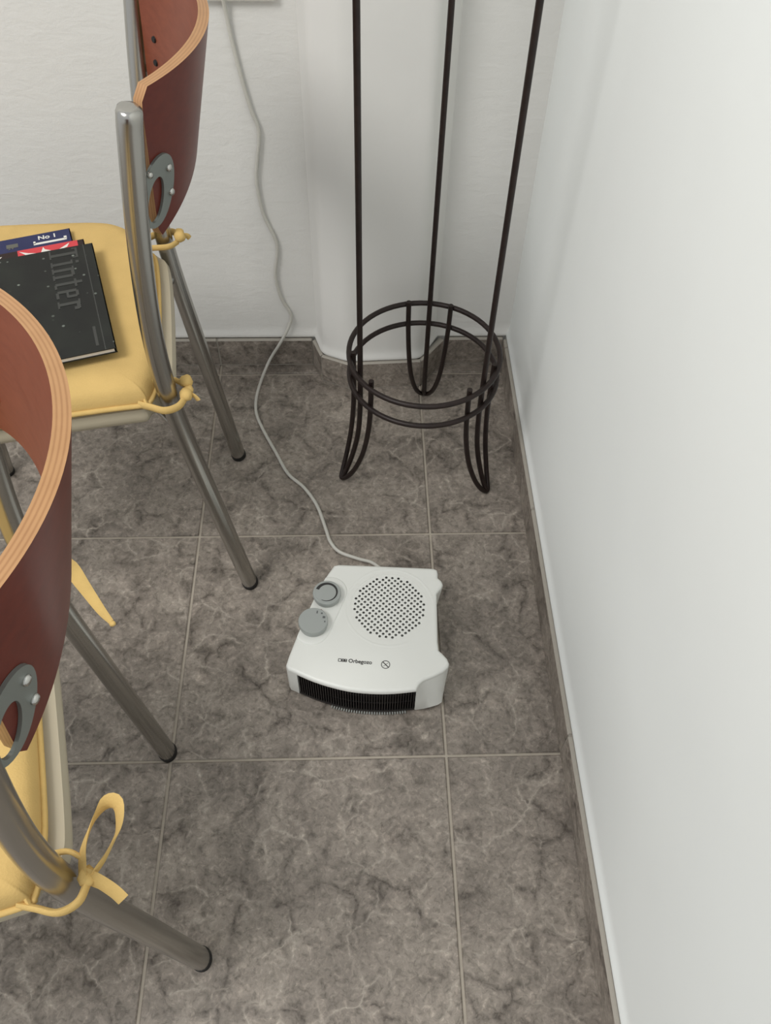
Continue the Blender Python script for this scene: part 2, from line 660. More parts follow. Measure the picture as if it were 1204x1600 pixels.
keep = []
for f in rf:
    cx = sum(rv[i].x for i in f) / len(f); cy = sum(rv[i].y for i in f) / len(f)
    if in_poly((cx, cy), inner) and (Vector((cx, cy)) - GC).length > GR * .999:
        keep.append(tuple(f))
b.add([(p.x, p.y, HT) for p in rv], keep)
# wall of the round hole
b.loft([[(p.x, p.y, HT) for p in hole], [(p.x, p.y, HT - .0012) for p in hole]], caps=False)
housing = b.build('housing', M['heater'], heater, smooth=True, angle=32)

# perforated intake grille
b = MB()
hr = .0022; pitch = .00690
pts = [GC + Vector((math.cos(2 * PI * k / n_h), math.sin(2 * PI * k / n_h))) * (GR + .0003) for k in range(n_h)]
edges = [(i, (i + 1) % n_h) for i in range(n_h)]
holes = []
for i in range(-12, 13):
    for j in range(-12, 13):
        c = Vector(((i + .5) * pitch, (j + .5) * pitch))
        if c.length > .0567:
            continue
        a = math.radians(44)
        c = GC + Vector((c.x * math.cos(a) - c.y * math.sin(a), c.x * math.sin(a) + c.y * math.cos(a)))
        holes.append(c)
        s0 = len(pts)
        for k in range(8):
            pts.append(c + Vector((math.cos(2 * PI * k / 8 + .39), math.sin(2 * PI * k / 8 + .39))) * hr)
            edges.append((s0 + k, s0 + (k + 1) % 8))
rv, re, rf, *_x = delaunay_2d_cdt(pts, edges, [], 0, 1e-7)
fs = []
for f in rf:
    c = Vector((sum(rv[i].x for i in f) / len(f), sum(rv[i].y for i in f) / len(f)))
    if min((c - h).length for h in holes) > hr * .93 and (c - GC).length < GR + .0002:
        fs.append(tuple(f))
b.add([(p.x, p.y, HT - .0004) for p in rv], fs)
for h in holes:
    b.loft([[(h.x + hr * math.cos(2 * PI * k / 8 + .39), h.y + hr * math.sin(2 * PI * k / 8 + .39), z) for k in range(8)] for z in (HT - .0008, HT - .0026)], caps=False, mi=1)
gr = b.build('intake_grille', [M['heater'], M['heater_inside']], heater)  # hole walls of the white plate coloured black: shade in the holes is painted
b = MB()
b.lathe([(GR - .001, HT - .0030), (GR - .001, HT - .03), (0.002, HT - .03)], 40, (GC.x, GC.y, 0), caps=False)
b.build('fan_housing', M['heater_inside'], heater, smooth=True)
# faint raised rim around the grille
b = MB()
prof = [(.0660, -.0006), (.0680, .0003), (.0705, .0004), (.0735, -.0006)]
nn = 64
rings = []
for r, z in prof:
    rings.append([(GC.x + r * math.cos(a), GC.y + r * math.sin(a), HT + z) for a in [math.radians(8 + 295 * k / nn) for k in range(nn + 1)]])
b.loft(rings, caps=False, closed=False)
b.build('grille_rim', M['heater'], heater, smooth=True, angle=80)

# hot-air outlet: dark cavity, frame and upright slats
b = MB()
arc_in = [(p[0], p[1] + .012) for p in arc]
b.loft([ring3(arc_in, .006), ring3(arc_in, HT - .008)], caps=False, closed=False)
arc_o = [(p[0], p[1] + .0015) for p in arc]
b.loft([ring3(arc_in, .008), ring3(arc_o, .006), ring3(arc_o, .011), ring3(arc_in, .011)], caps=False, closed=False)
b.build('outlet_frame', M['heater_dark'], heater)
A3 = [Vector((p[0], p[1], 0)) for p in arc]
cum = [0]
for i in range(1, len(A3)):
    cum.append(cum[-1] + (A3[i] - A3[i - 1]).length)


def on_arc(s):
    for i in range(1, len(A3)):
        if s <= cum[i] or i == len(A3) - 1:
            t = (s - cum[i - 1]) / (cum[i] - cum[i - 1])
            d = (A3[i] - A3[i - 1]).normalized()
            return A3[i - 1].lerp(A3[i], t), math.atan2(d.y, d.x)


b = MB()
NS = 46
for k in range(NS):
    p, a = on_arc(cum[-1] * (.02 + .96 * k / (NS - 1)))
    b.box((p.x, p.y + .0055, .041), (.0014, .007, .062), rot=Matrix.Rotation(a, 3, 'Z'))
for z in (.029, .052):
    b.sweep([(p[0], p[1] + .0065, z) for p in arc], .0009, 6)
b.build('outlet_slats', M['slat'], heater)
b = MB()
for k in range(30):
    p, a = on_arc(cum[-1] * (.30 + .62 * k / 29))
    b.box((p.x, p.y + .0012, .0040), (.0016, .006, .0025), rot=Matrix.Rotation(a, 3, 'Z'))
b.build('outlet_teeth', M['knob'], heater)

# knobs in their raised capsule
K1 = Vector(H(-.1783, .2310)); K2 = Vector(H(-.1985, .1800))
b = MB()
dk = (K1 - K2).normalized(); nk = Vector((-dk.y, dk.x))
def capsule(r, z):
    out = []
    for k in range(17):
        a = -PI / 2 + PI * k / 16
        p = K1 + dk * .010 + (dk * math.cos(a) + nk * math.sin(a)) * r
        out.append((p.x, p.y, z))
    for k in range(17):
        a = PI / 2 + PI * k / 16
        p = K2 - dk * .006 + (dk * math.cos(a) + nk * math.sin(a)) * r
        out.append((p.x, p.y, z))
    return out


b.loft([capsule(.0285, .045), capsule(.0285, HT - .001), capsule(.0272, HT + .0016), capsule(.0255, HT + .0022)], mi=0)
# keep the raised bed inside the housing outline
o = b.build('knob_bed', M['heater'], heater, smooth=True, angle=60)
clip = MB()
clip.loft([ring3(offs(outline, .0012), .03), ring3(offs(outline, .0012), HT + .02)])
co = clip.build('clip_volume', M['heater'], heater)
bo = o.modifiers.new('clip', 'BOOLEAN'); bo.operation = 'INTERSECT'; bo.object = co; bo.solver = 'EXACT'
dg = bpy.context.evaluated_depsgraph_get()
me = bpy.data.meshes.new_from_object(o.evaluated_get(dg))
o.modifiers.clear(); o.data = me
bpy.data.objects.remove(co)

KZ = HT + .002


def knob(c, r, h, tilt):
    o = empty('tmp', (0, 0, 0)); bpy.data.objects.remove(o)
    bb = MB()
    bb.lathe([(r * .93, 0), (r * .96, h * .55), (r, h * .60), (r, h * .92), (r * .965, h), (0.001, h)], 40, (c.x, c.y, KZ))
    return bb.build('knob', M['knob'], heater, smooth=True, angle=40)


kn1 = knob(K1, .0222, .0125, 0)
kn2 = knob(K2, .0228, .0145, 0)
# tapering black arc on the temperature knob
b = MB()
n = 40
ri, ro = [], []
for k in range(n + 1):
    a = math.radians(165 - HR * 0 - (165 + 115) * k / n)
    wd = .0044 * (1 - k / n) + .0008
    ri.append((K1.x + (.0158 - wd / 2) * math.cos(a), K1.y + (.0158 - wd / 2) * math.sin(a), KZ + .0131))
    ro.append((K1.x + (.0158 + wd / 2) * math.cos(a), K1.y + (.0158 + wd / 2) * math.sin(a), KZ + .0131))
b.loft([ri, ro], caps=False, closed=False)
b.build('dial_mark', M['ink'], kn1)
b = MB()
b.lathe([(.0185, .0126), (.0180, .0130), (.001, .0130)], 32, (K1.x, K1.y, KZ))
b.build('knob_cap', M['knob'], kn1, smooth=True, angle=30)
# little symbols on the selector knob
b = MB()
for (dx, dy, sx, sy) in ((.0045, .0150, .0020, .0046), (.0118, .0135, .0030, .0024), (.0158, .0070, .0040, .0036), (.0180, -.0005, .0018, .0028)):
    b.box((K2.x + dx, K2.y + dy, KZ + .0146), (sx, sy, .0004))
b.build('dial_mark', M['greyink'], kn2)
b = MB()
lp = H(-.1885, .2045)
b.lathe([(.0034, 0), (.0034, .0006), (.001, .0012)], 14, (lp[0], lp[1], HT + .0022))
b.build('pilot_lamp', M['red'], heater)


def text_mesh(body, size, name, mat, parent, loc, rz, extrude=.0001, shear=0, space=1.0, bold=0):
    cu = bpy.data.curves.new('text', 'FONT')
    cu.body = body; cu.size = size; cu.extrude = extrude; cu.align_x = 'LEFT'; cu.shear = shear; cu.space_character = space
    cu.offset = bold
    o = bpy.data.objects.new('text', cu)
    COL.objects.link(o)
    dg = bpy.context.evaluated_depsgraph_get()
    me = bpy.data.meshes.new_from_object(o.evaluated_get(dg))
    bpy.data.objects.remove(o)
    me.materials.clear(); me.materials.append(mat)
    t = bpy.data.objects.new(name, me)
    COL.objects.link(t); t.parent = parent
    t.location = loc; t.rotation_euler = (0, 0, rz)
    return t


# brand lettering: two-block emblem, word, and a crossed circle
tx, ty = H(-.1600, .1190)
b = MB()
def frame_mark(x, y, w_, h_, t_):
    for (cx, cy, sx, sy) in ((x, y + h_ / 2, w_, t_), (x, y - h_ / 2, w_, t_), (x - w_ / 2, y, t_, h_), (x + w_ / 2, y, t_, h_)):
        b.box((cx, cy, HT + .0001), (sx, sy, .0003))
frame_mark(tx + .0020, ty + .0016, .0044, .0042, .0009)
frame_mark(tx + .0068, ty + .0016, .0030, .0042, .0010)
b.box((tx + .0068, ty + .0014, HT + .0001), (.003, .0012, .0003))
frame_mark(tx + .0108, ty + .0016, .0030, .0042, .0010)
b.box((tx + .0108, ty + .0014, HT + .0001), (.003, .0014, .0003))
b.build('emblem', M['ink'], heater)
text_mesh('Orbegozo', .0086, 'brand_lettering', M['ink'], heater, (tx + .0150, ty - .0012, HT + .0001), 0, bold=.00020)
sx_, sy_ = H(-.0892, .1115)
b = MB()
b.lathe([(.0068, -.0001), (.0068, .0003), (.0058, .0003), (.0058, -.0001)], 28, (sx_, sy_, HT), caps=False)
b.box((sx_, sy_, HT + .0001), (.0125, .0013, .0003), rot=Matrix.Rotation(math.radians(-42), 3, 'Z'))
b.box((sx_ + .0015, sy_ + .0015, HT + .0001), (.0046, .0005, .0003), rot=Matrix.Rotation(math.radians(35), 3, 'Z'))
b.box((sx_ - .0012, sy_ - .0014, HT + .0001), (.0046, .0005, .0003), rot=Matrix.Rotation(math.radians(35), 3, 'Z'))
b.build('do_not_cover_mark', M['ink'], heater)
# rubber feet under the housing
for (fx, fy) in ((-.20, .115), (-.03, .10), (-.16, .275), (-.02, .27)):
    b = MB(); p = H(fx, fy)
    b.lathe([(.006, 0), (.007, .001), (.007, .006)], 14, (p[0], p[1], 0))
    b.build('rubber_foot', M['black_rubber'], heater)

# power cord from the heater over the floor and up the wall to the socket
wy = WB - .005
cord = [(-.075, .300, .012), (-.085, .325, .006), (-.105, .346, .0038), (-.130, .355, .0038), (-.162, .370, .0038), (-.178, .392, .0038), (-.186, .418, .0038), (-.203, .472, .0038),
        (-.228, .515, .0038), (-.259, .549, .0038), (-.286, .605, .0038), (-.313, .663, .0038), (-.328, .705, .0038), (-.331, .745, .0038), (-.326, .787, .0040),
        (-.316, .825, .010), (-.304, YB - .007, .028), (-.280, YB - .006, .070), (-.262, wy - .004, .103), (-.257, wy, .130), (-.272, wy, .168),
        (-.279, wy, .222), (-.271, wy, .275), (-.273, wy, .306), (-.289, wy, .355), (-.294, wy, .415), (-.289, wy, .455), (-.281, wy, .505),
        (-.290, wy, .542), (-.300, wy, .597), (-.307, wy, .649), (-.311, wy - .004, .70), (-.312, wy - .022, .745), (-.312, wy - .030, .765)]
b = MB()
b.sweep(catmull(cord, 5), .0031, 10)
cd = b.build('power_cord', M['cord'], heater, smooth=True, angle=60)
cd.matrix_parent_inverse = Matrix.LocRotScale(Vector((HC.x, HC.y, 0)), Matrix.Rotation(HR, 3, 'Z').to_quaternion(), None).inverted()
b = MB()
px, pz = -.312, .790
b.sweep([(px, wy - .030, .762), (px, wy - .030, .772), (px, wy - .028, .785)], [.0045, .006, .012], 12)
b.sweep([(px, wy - .046, pz), (px, wy - .040, pz), (px, wy - .012, pz), (px, wy - .008, pz)], [.014, .018, .018, .016], 20)
pg = b.build('plug', M['cord'], cd, smooth=True, angle=50)
b = MB()
b.sweep([(-.0768, .284, .018), (-.0768, .294, .016), (-.0765, .300, .012)], [.007, .006, .0042], 12)
cg = b.build('cord_grip', M['heater'], heater, smooth=True, angle=50)
cg.matrix_parent_inverse = cd.matrix_parent_inverse.copy()

# ------------------------------------------------------------------ wall socket
sk = tag(empty('wall_socket', (-.315, WB, .702)), 'white wall socket at the top photo edge where the cord ends', 'socket')
b = MB(); b.box((0, -.0055, .042), (.158, .011, .084)); b.build('frame', M['plate'], sk, bevel=.003)
for dx in (-.038, .003):
    b = MB()
    b.lathe([(.0205, 0), (.0205, .0012), (.018, .0012), (.018, -.004), (.001, -.004)], 28, (0, 0, 0))
    o = b.build('outlet', M['plate'], sk, smooth=True)
    o.rotation_euler = (PI / 2, 0, 0); o.location = (dx, -.0105, .088 - .042 + (-.001)) if False else (dx, -.0105, .043)

# ------------------------------------------------------------------ iron stand
SC = Vector((-.0135, .600))
st = tag(empty('iron_stand', (SC.x, SC.y, 0)), 'dark brown wrought-iron stand with two rings and three rods in the corner', 'stand')
for z in (.258, .213):
    b = MB()
    b.sweep([(.127 * math.cos(2 * PI * k / 64), .127 * math.sin(2 * PI * k / 64), z) for k in range(64)], .0046, 10, closed=True)
    b.build('ring', M['iron'], st, smooth=True, angle=80)
for ang in (82.3, 202.8, 322.0):
    a = math.radians(ang)
    dr = Vector((math.cos(a), math.sin(a), 0)); tg = Vector((-dr.y, dr.x, 0))
    def RP(r, t, z):
        return dr * r + tg * t + Vector((0, 0, z))
    b = MB()
    pts_ = [RP(.156, 0, .006), RP(.147, 0, .022), RP(.134, 0, .06), RP(.123, 0, .11), RP(.1185, 0, .17), RP(.1175, 0, .24), RP(.1175, 0, .40), RP(.1175, 0, .9), RP(.1175, 0, 1.45), RP(.112, 0, 1.62)]
    b.sweep(catmull(pts_, 4), .0046, 10)
    b.build('rod', M['iron'], st, smooth=True, angle=60)
    b = MB()
    def side(sg):
        return [RP(.1140, sg * .037, .268), RP(.1145, sg * .036, .21), RP(.117, sg * .033, .15), RP(.125, sg * .028, .09), RP(.138, sg * .020, .042), RP(.150, sg * .0105, .014)]
    pth = side(1) + [RP(.1575, 0, .0042)] + side(-1)[::-1]
    b.sweep(catmull(pth, 5), .0045, 10)
    b.build('leg', M['iron'], st, smooth=True, angle=60)
    b = MB()
    hk = [RP(.112, 0, 1.60), RP(.150, 0, 1.66), RP(.185, 0, 1.66), RP(.195, 0, 1.70)]
    b.sweep(catmull(hk, 5), .0045, 8)
    b.build('hook', M['iron'], st, smooth=True, angle=60)
b = MB()
b.sweep([(.112 * math.cos(2 * PI * k / 48), .112 * math.sin(2 * PI * k / 48), 1.62) for k in range(48)], .0046, 8, closed=True)
b.build('ring', M['iron'], st, smooth=True, angle=80)

# ------------------------------------------------------------------ chairs
# chair space: x towards the back of the chair, y across, origin between the rear feet
YC = .031          # middle of the back between the two tubes


def tube_y(sg, z):
    """the rear tubes spread a little towards the top"""
    return sg * (.145 + .041 * z) + .037 * z


def board(d, t, off):
    """point of the bent back board at d across from its middle; off = distance outward from the outer face."""
    def raw(dd, tt):
        z0 = .700 - .022 * (dd / .164) ** 2
        return Vector((.028 + .034 * tt - (1.45 + .80 * tt) * dd * dd - 15.0 * dd ** 4, YC + dd, z0 + (.838 - z0) * tt))
    p = raw(d, t)
    e = .002
    dy = raw(d + e, t) - raw(d - e, t)
    dt = raw(d, t + .02) - raw(d, t - .02)
    nn = dy.cross(dt); nn.normalize()
    if nn.x < 0:
        nn = -nn
    return p + nn * off


def board_half(t):
    return .1640 - .005 * max(0, (1 - t / .10)) ** 2 - .007 * max(0, (t - .9) / .1) ** 2


def make_board(parent):
    NY, NTT = 40, 14
    th = .0115
    bm = bmesh.new()
    uvl = bm.loops.layers.uv.new('UVMap')
    def grid(off):
        g = []
        for j in range(NTT + 1):
            t = j / NTT
            hw = board_half(t)
            row = []
            for i in range(NY + 1):
                s_ = -1 + 2 * i / NY
                y = hw * (math.sin(s_ * PI / 2) * .35 + s_ * .65)
                tt = t
                # gently crowned lower and upper edges
                tt = t + (1 - t) * .10 * (s_ ** 2) * .0
                row.append(bm.verts.new(board(y, tt, off)))
            g.append(row)
        return g
    go, gi = grid(0), grid(-th)
    def quad(a, mi, uvs=None):
        f = bm.faces.new(a); f.material_index = mi; f.smooth = True
        if uvs:
            for l_, uv in zip(f.loops, uvs):
                l_[uvl].uv = uv
    for j in range(NTT):
        for i in range(NY):
            quad((go[j][i], go[j][i + 1], go[j + 1][i + 1], go[j + 1][i]), 0)
            quad((gi[j][i], gi[j + 1][i], gi[j + 1][i + 1], gi[j][i + 1]), 1)
    U = [(0, 0), (0, 1), (1, 1), (1, 0)]
    for i in range(NY):
        quad((go[NTT][i], go[NTT][i + 1], gi[NTT][i + 1], gi[NTT][i]), 2, U)
        quad((go[0][i], go[0][i + 1], gi[0][i + 1], gi[0][i]), 2, U)
    for j in range(NTT):
        quad((go[j][0], go[j + 1][0], gi[j + 1][0], gi[j][0]), 2, U)
        quad((go[j][NY], go[j + 1][NY], gi[j + 1][NY], gi[j][NY]), 2, U)
    bmesh.ops.recalc_face_normals(bm, faces=bm.faces)
    me = bpy.data.meshes.new('backrest')
    bm.to_mesh(me); bm.free()
    for k in ('ply', 'ply_in', 'ply_edge'):
        me.materials.append(M[k])
    me.set_sharp_from_angle(angle=math.radians(50))
    o = bpy.data.objects.new('backrest', me)
    COL.objects.link(o); o.parent = parent
    return o


LEG = [(0, 0.0), (-.017, .14), (-.033, .27), (-.046, .38), (-.053, .46), (-.054, .54), (-.049, .62), (-.039, .71), (-.026, .80), (-.0215, .826)]


def seat_outline(grow=0.0, xr=-.046, xf=-.435, notch=.122, cut=.036):
    """outline of seat or cushion: nearly straight near side, wider far side, cut back where the tubes stand."""
    g = grow
    pts_ = [(xr, .015), (xr - .001, notch * .8), (xr - .005, notch + .026), (xr - .016, notch + .042), (xr - .030, .186 + g), (xr - .044, .206 + g), (xr - .072, .220 + g), (xr - .13, .228 + g),
            (xf + .12, .236 + g), (xf + .05, .226 + g), (xf + .012, .170), (xf, .10), (xf - .004, .01),
            (xf, -.09), (xf + .012, -.150), (xf + .05, -.172 - g), (xf + .12, -.172 - g), (xr - .16, -.164 - g), (xr - .07, -.159 - g), (xr - cut - .006, -.158 - g), (xr - cut, -.154 - g), (xr - cut + .004, -.143), (xr - cut * .35, -notch - .008), (xr - .004, -notch + .004), (xr - .001, -notch * .7)]
    P = catmull([(x, y, 0) for x, y in pts_], 4, True)
    return [Vector((p.x, p.y)) for p in P]


def make_chair(loc, rz, label, lean=(0, 0)):
    c = tag(empty('dining_chair', loc, rz), label, 'chair', 'chrome dining chairs')
    for sg in (1, -1):
        b = MB()
        P = catmull([(x, tube_y(sg, z), z) for x, z in LEG], 4)
        rr = [(.0150, .0128)] * len(P)
        yt = tube_y(sg, .83)
        P += [Vector((-.0205, yt, .8295)), Vector((-.020, yt, .8315)), Vector((-.020, yt, .832))]
        rr += [(.0140, .0118), (.0105, .0085), (.004, .003)]
        P[0] = Vector((0, sg * .145, .003))
        b.sweep(P, rr, 20, ref=(0, 1, 0))
        o = b.build('leg', M['chrome'], c, smooth=True, angle=60)
        b = MB()
        b.sweep([(.0005, sg * .145, 0), (-.0007, sg * .145, .0075)], [(.0158, .0136), (.0158, .0136)], 20, ref=(0, 1, 0))
        b.build('foot_cap', M['black_rubber'], o, smooth=True)
        b = MB()
        P = catmull([(-.428, sg * .170, .003), (-.412, sg * .168, .15), (-.396, sg * .165, .30), (-.380, sg * .160, .404), (-.350, sg * .135, .4085)], 5)
        b.sweep(P, .0125, 16)
        o = b.build('leg', M['chrome'], c, smooth=True, angle=60)
        b = MB()
        b.sweep([(-.4283, sg * .170, 0), (-.4277, sg * .170, .0075)], .0135, 16)
        b.build('foot_cap', M['black_rubber'], o, smooth=True)
    b = MB()
    b.sweep([(-.050, tube_y(1, .4), .400), (-.075, .130, .403), (-.110, .08, .404), (-.110, -.08, .404), (-.075, -.110, .403), (-.050, tube_y(-1, .4), .400)], .008, 12)
    b.sweep([(-.350, .135, .4025), (-.350, -.135, .4025)], .010, 12)
    for sg in (1, -1):
        b.sweep([(-.110, sg * .08, .404), (-.350, sg * .12, .4025)], .009, 12)
    b.build('seat_frame', M['chrome'], c, smooth=True, angle=50)
    b = MB()
    so = seat_outline(-.003)
    def sr(k, z):
        return [(-.24 + (p.x + .24) * k, .02 + (p.y - .02) * k, z) for p in so]
    b.loft([sr(.95, .419), sr(.985, .422), sr(1.0, .429), sr(1.0, .436), sr(.985, .4445), sr(.93, .447)])
    b.build('seat', M['seat'], c, smooth=True, angle=50)
    bk = make_board(c)
    for sg in (1, -1):
        # bean-shaped bracket between tube and board
        b = MB()
        n = 36
        def bean(k, rad_y, rad_t, cy, ct):
            a = 2 * PI * k / n
            yy = cy + rad_y * math.cos(a) - .004 * math.sin(a)
            tt = ct + rad_t * math.sin(a)
            return yy, tt
        rings = []
        for (ry, rt, cy, ct, off) in ((.0220, .220, .1590, .335, .0002), (.0220, .220, .1590, .335, .0032), (.0100, .135, .1640, .300, .0032), (.0100, .135, .1640, .300, .0002)):
            ring = []
            for k in range(n):
                yy, tt = bean(k, ry, rt, cy, ct)
                ring.append(board(sg * yy, tt, off))
            rings.append(ring)
        b.loft(rings + [rings[0]], caps=False)
        o = b.build('bracket', M['bracket'], c, smooth=True, angle=45)
        for (yy, tt, rb) in ((.1450, .43, .0040), (.1440, .25, .0040), (.1680, .495, .0034)):
            p = board(sg * yy, tt, .003); p2 = board(sg * yy, tt, .0065)
            d = p2 - p
            b = MB()
            b.sweep([p, p + d * .5, p + d * .85, p2], [rb, rb, rb * .75, rb * .2], 14)
            b.build('bolt', M['bolt'], o, smooth=True, angle=50)
        for tt in (.43, .25):
            p = board(sg * .1445, tt, -.0112); p2 = board(sg * .1445, tt, -.0135)
            b = MB()
            b.sweep([p, p2], [.0042, .0034], 12)
            b.build('bolt', M['black_rubber'], bk)
    for ch in c.children_recursive:
        for v in ch.data.vertices:
            h_ = v.co.z + 2.6 * max(0, v.co.z - .50)
            v.co.x += lean[0] * h_
            v.co.y += lean[1] * h_
    return c


C1 = ((-.3345, .455, 0), math.radians(8.16))
C2 = ((-.3765, -.1265, 0), math.radians(15.7))
make_chair(C1[0], C1[1], 'chrome dining chair holding the stacked books, brown plywood back, nearer the back wall')
make_chair(C2[0], C2[1], 'chrome dining chair cut off by the left photo edge, brown plywood back, nearest the viewer', (.0080, .0))


def make_cushion(loc, rz, label, style, lean=(0, 0)):
    c = tag(empty('seat_cushion', (loc[0], loc[1], 0), rz), label, 'cushion', 'yellow chair cushions')
    so = seat_outline(-.002, xr=-.064, xf=-.430, notch=.118, cut=.014)
    def sr(k, z):
        return [(-.25 + (p.x + .25) * k, .02 + (p.y - .02) * k, z) for p in so]
    rings = [sr(.90, .4478), sr(.97, .4485), sr(.995, .4540)]
    rings += [sr(.996, .4600), sr(.990, .4670), sr(.975, .4745), sr(.95, .4800), sr(.90, .4830), sr(.78, .4845), sr(.5, .4850), sr(.2, .4850)]
    b = MB(); b.loft(rings)
    b.build('pad', M['cushion'], c, smooth=True, angle=70)
    b = MB()
    b.sweep([(p[0], p[1], .4560) for p in sr(1.003, 0)], .0036, 8, closed=True)
    b.build('piping', M['piping'], c, smooth=True, angle=80)

    def strap(b, pts_, wd, th=.0016, ref=None, end=None):
        P = catmull(pts_, 5)
        e_ = wd if end is None else end
        b.sweep(P, [(wd + (e_ - wd) * i / (len(P) - 1), th) for i in range(len(P))], 8, ref=ref)

    for sg in (1, -1):
        b = MB()
        def Y(v):
            return sg * v + (.036 if sg > 0 else -.002)
        # strap round the tube, outside and inside
        strap(b, [(-.090, Y(.153), .457), (-.076, Y(.160), .457), (-.058, Y(.1690), .457), (-.041, Y(.1660), .459), (-.0315, Y(.154), .462)], .0062, .0032, (0, 0, 1))
        strap(b, [(-.084, Y(.126), .462), (-.068, Y(.1225), .464), (-.046, Y(.1225), .464), (-.0325, Y(.133), .464)], .005, .0024, (0, 0, 1))
        strap(b, [(-.090, Y(.136), .470), (-.084, Y(.146), .464), (-.080, Y(.157), .458)], .004, .0026, (0, 0, 1))
        kx, ky, kz = -.0305, .147, .464
        if style == 'knots':
            b.blob((kx, Y(ky + .004), kz), (.0082, .0105, .0085), rot=Matrix.Rotation(.4, 3, 'Y'))
            b.blob((kx + .002, Y(ky - .012), kz + .007), (.0085, .0085, .0085))
            b.blob((kx + .004, Y(ky - .003), kz + .001), (.006, .007, .006))
            strap(b, [(kx, Y(ky), kz), (kx + .010, Y(ky + .005), kz - .004), (kx + .014, Y(ky + .007), kz - .010)], .004, .0015)
        elif sg == -1:
            b.blob((kx, Y(ky + .002), kz), (.0082, .009, .007))
            strap(b, [(kx - .004, Y(ky), kz), (kx + .000, Y(ky - .020), kz + .006), (kx + .012, Y(ky - .038), kz + .014), (kx + .026, Y(ky - .048), kz + .020),
                      (kx + .036, Y(ky - .044), kz + .022), (kx + .033, Y(ky - .026), kz + .016), (kx + .020, Y(ky - .010), kz + .008), (kx + .006, Y(ky + .002), kz + .002)], .0088, .0013, (.55, .35, .8))
            strap(b, [(kx, Y(ky + .002), kz), (kx + .010, Y(ky + .010), kz + .002), (kx + .020, Y(ky + .020), kz - .002), (kx + .026, Y(ky + .028), kz - .006)], .0095, .0018, (.5, .3, 1))
        else:
            b.blob((kx, Y(ky), kz), (.008, .008, .007))
            strap(b, [(kx, Y(ky), kz), (kx + .012, Y(ky - .006), kz - .004), (kx + .022, Y(ky - .026), kz - .016), (kx + .034, Y(ky - .052), kz - .028), (kx + .042, Y(ky - .066), kz - .034)], .0110, .0014, (.9, .3, .2), .0030)
            b.blob((kx + .043, Y(ky - .068), kz - .035), (.0035, .0035, .003))
        b.build('tie', M['piping'], c, smooth=True, angle=60)
    for ch in c.children:
        for v in ch.data.vertices:
            h_ = v.co.z + 2.6 * max(0, v.co.z - .50)
            v.co.x += lean[0] * h_
            v.co.y += lean[1] * h_
    return c


make_cushion(C1[0], C1[1], 'yellow seat cushion with the books lying on it, tied with round knots', 'knots')
make_cushion(C2[0], C2[1], 'yellow seat cushion on the nearest chair, tied with a loose bow loop', 'bow', (.0080, .0))


# ------------------------------------------------------------------ books on the far chair
def cover_material(name, base, specks):
    t = NT(name)
    tc = t.n('ShaderNodeTexCoord').outputs['Object']
    if specks:
        vo = t.n('ShaderNodeTexVoronoi'); vo.inputs['Scale'].default_value = 105
        t.l(tc, vo.inputs['Vector'])
        dots = t.ramp(vo.outputs['Distance'], [(.0, (1, 1, 1, 1)), (.14, (1, 1, 1, 1)), (.24, (0, 0, 0, 1))])
        sep = t.n('ShaderNodeSeparateColor'); t.l(vo.outputs['Color'], sep.inputs[0])
        pick = t.ramp(sep.outputs[0], [(.72, (0, 0, 0, 1)), (.95, (.8, .8, .8, 1))])
        f = t.mix(1.0, dots, pick, 'MULTIPLY')
        haze = t.ramp(t.noise(tc, 18, 4), [(.4, srgb(*base)), (.7, srgb(base[0] + 10, base[1] + 12, base[2] + 9))])
        t.l(t.mix(f, haze, srgb(128, 134, 126)), t.b.inputs['Base Color'])
    else:
        t.l(t.ramp(t.noise(tc, 20, 3), [(.3, srgb(*[max(0, v - 6) for v in base])), (.7, srgb(*base))]), t.b.inputs['Base Color'])
    t.b.inputs['Roughness'].default_value = .45
    t.b.inputs['Specular IOR Level'].default_value = .3
    return t.mat


M['cover_black'] = cover_material('black_starry_cover', (24, 25, 23), True)
M['cover_red'] = cover_material('red_cover', (206, 70, 76), False)
M['cover_dark'] = cover_material('maroon_black_cover', (44, 28, 26), False)
M['cover_navy'] = cover_material('navy_cover', (44, 48, 86), False)
M['print_white'] = plain('white_print', (222, 220, 212), .5)
M['print_grey'] = plain('dark_grey_print', (54, 55, 52), .4)
M['print_gold'] = plain('olive_print', (92, 92, 84), .5)


def make_book(corner, ang, wd, ht, th, z, cover, label):
    """corner = far right corner in room coordinates; the book runs left (-x) and towards the viewer (-y)."""
    o = tag(empty('book', (corner[0], corner[1], z), ang), label, 'book', 'books on the far chair')
    b = MB()
    ct = .0012
    b.box((-wd / 2, -ht / 2, ct / 2), (wd, ht, ct))
    b.box((-wd / 2, -ht / 2, th - ct / 2), (wd, ht, ct))
    b.box((-.0006, -ht / 2, th / 2), (.0012, ht, th))
    b.build('cover', M[cover], o)
    b = MB()
    b.box((-wd / 2 - .001, -ht / 2, th / 2), (wd - .004, ht - .003, th - 2 * ct))
    b.build('pages', M['paper'], o)
    return o


ZC = .4850
bA = math.radians(17.6)
# navy at the bottom, red in the middle, black starry one on top
nb = make_book((-.5415, .6110), math.radians(18.5), .150, .205, .007, ZC, 'cover_navy', 'navy blue book, lowest of the three stacked on the yellow cushion')
rb = make_book((-.5135, .5765), math.radians(18.0), .142, .20, .006, ZC + .007, 'cover_dark', 'red and maroon book lying between the navy and the black book')
kb = make_book((-.4955, .5560), math.radians(17.6), .150, .2265, .008, ZC + .013, 'cover_black', 'black starry-covered book on top of the stack on the cushion')

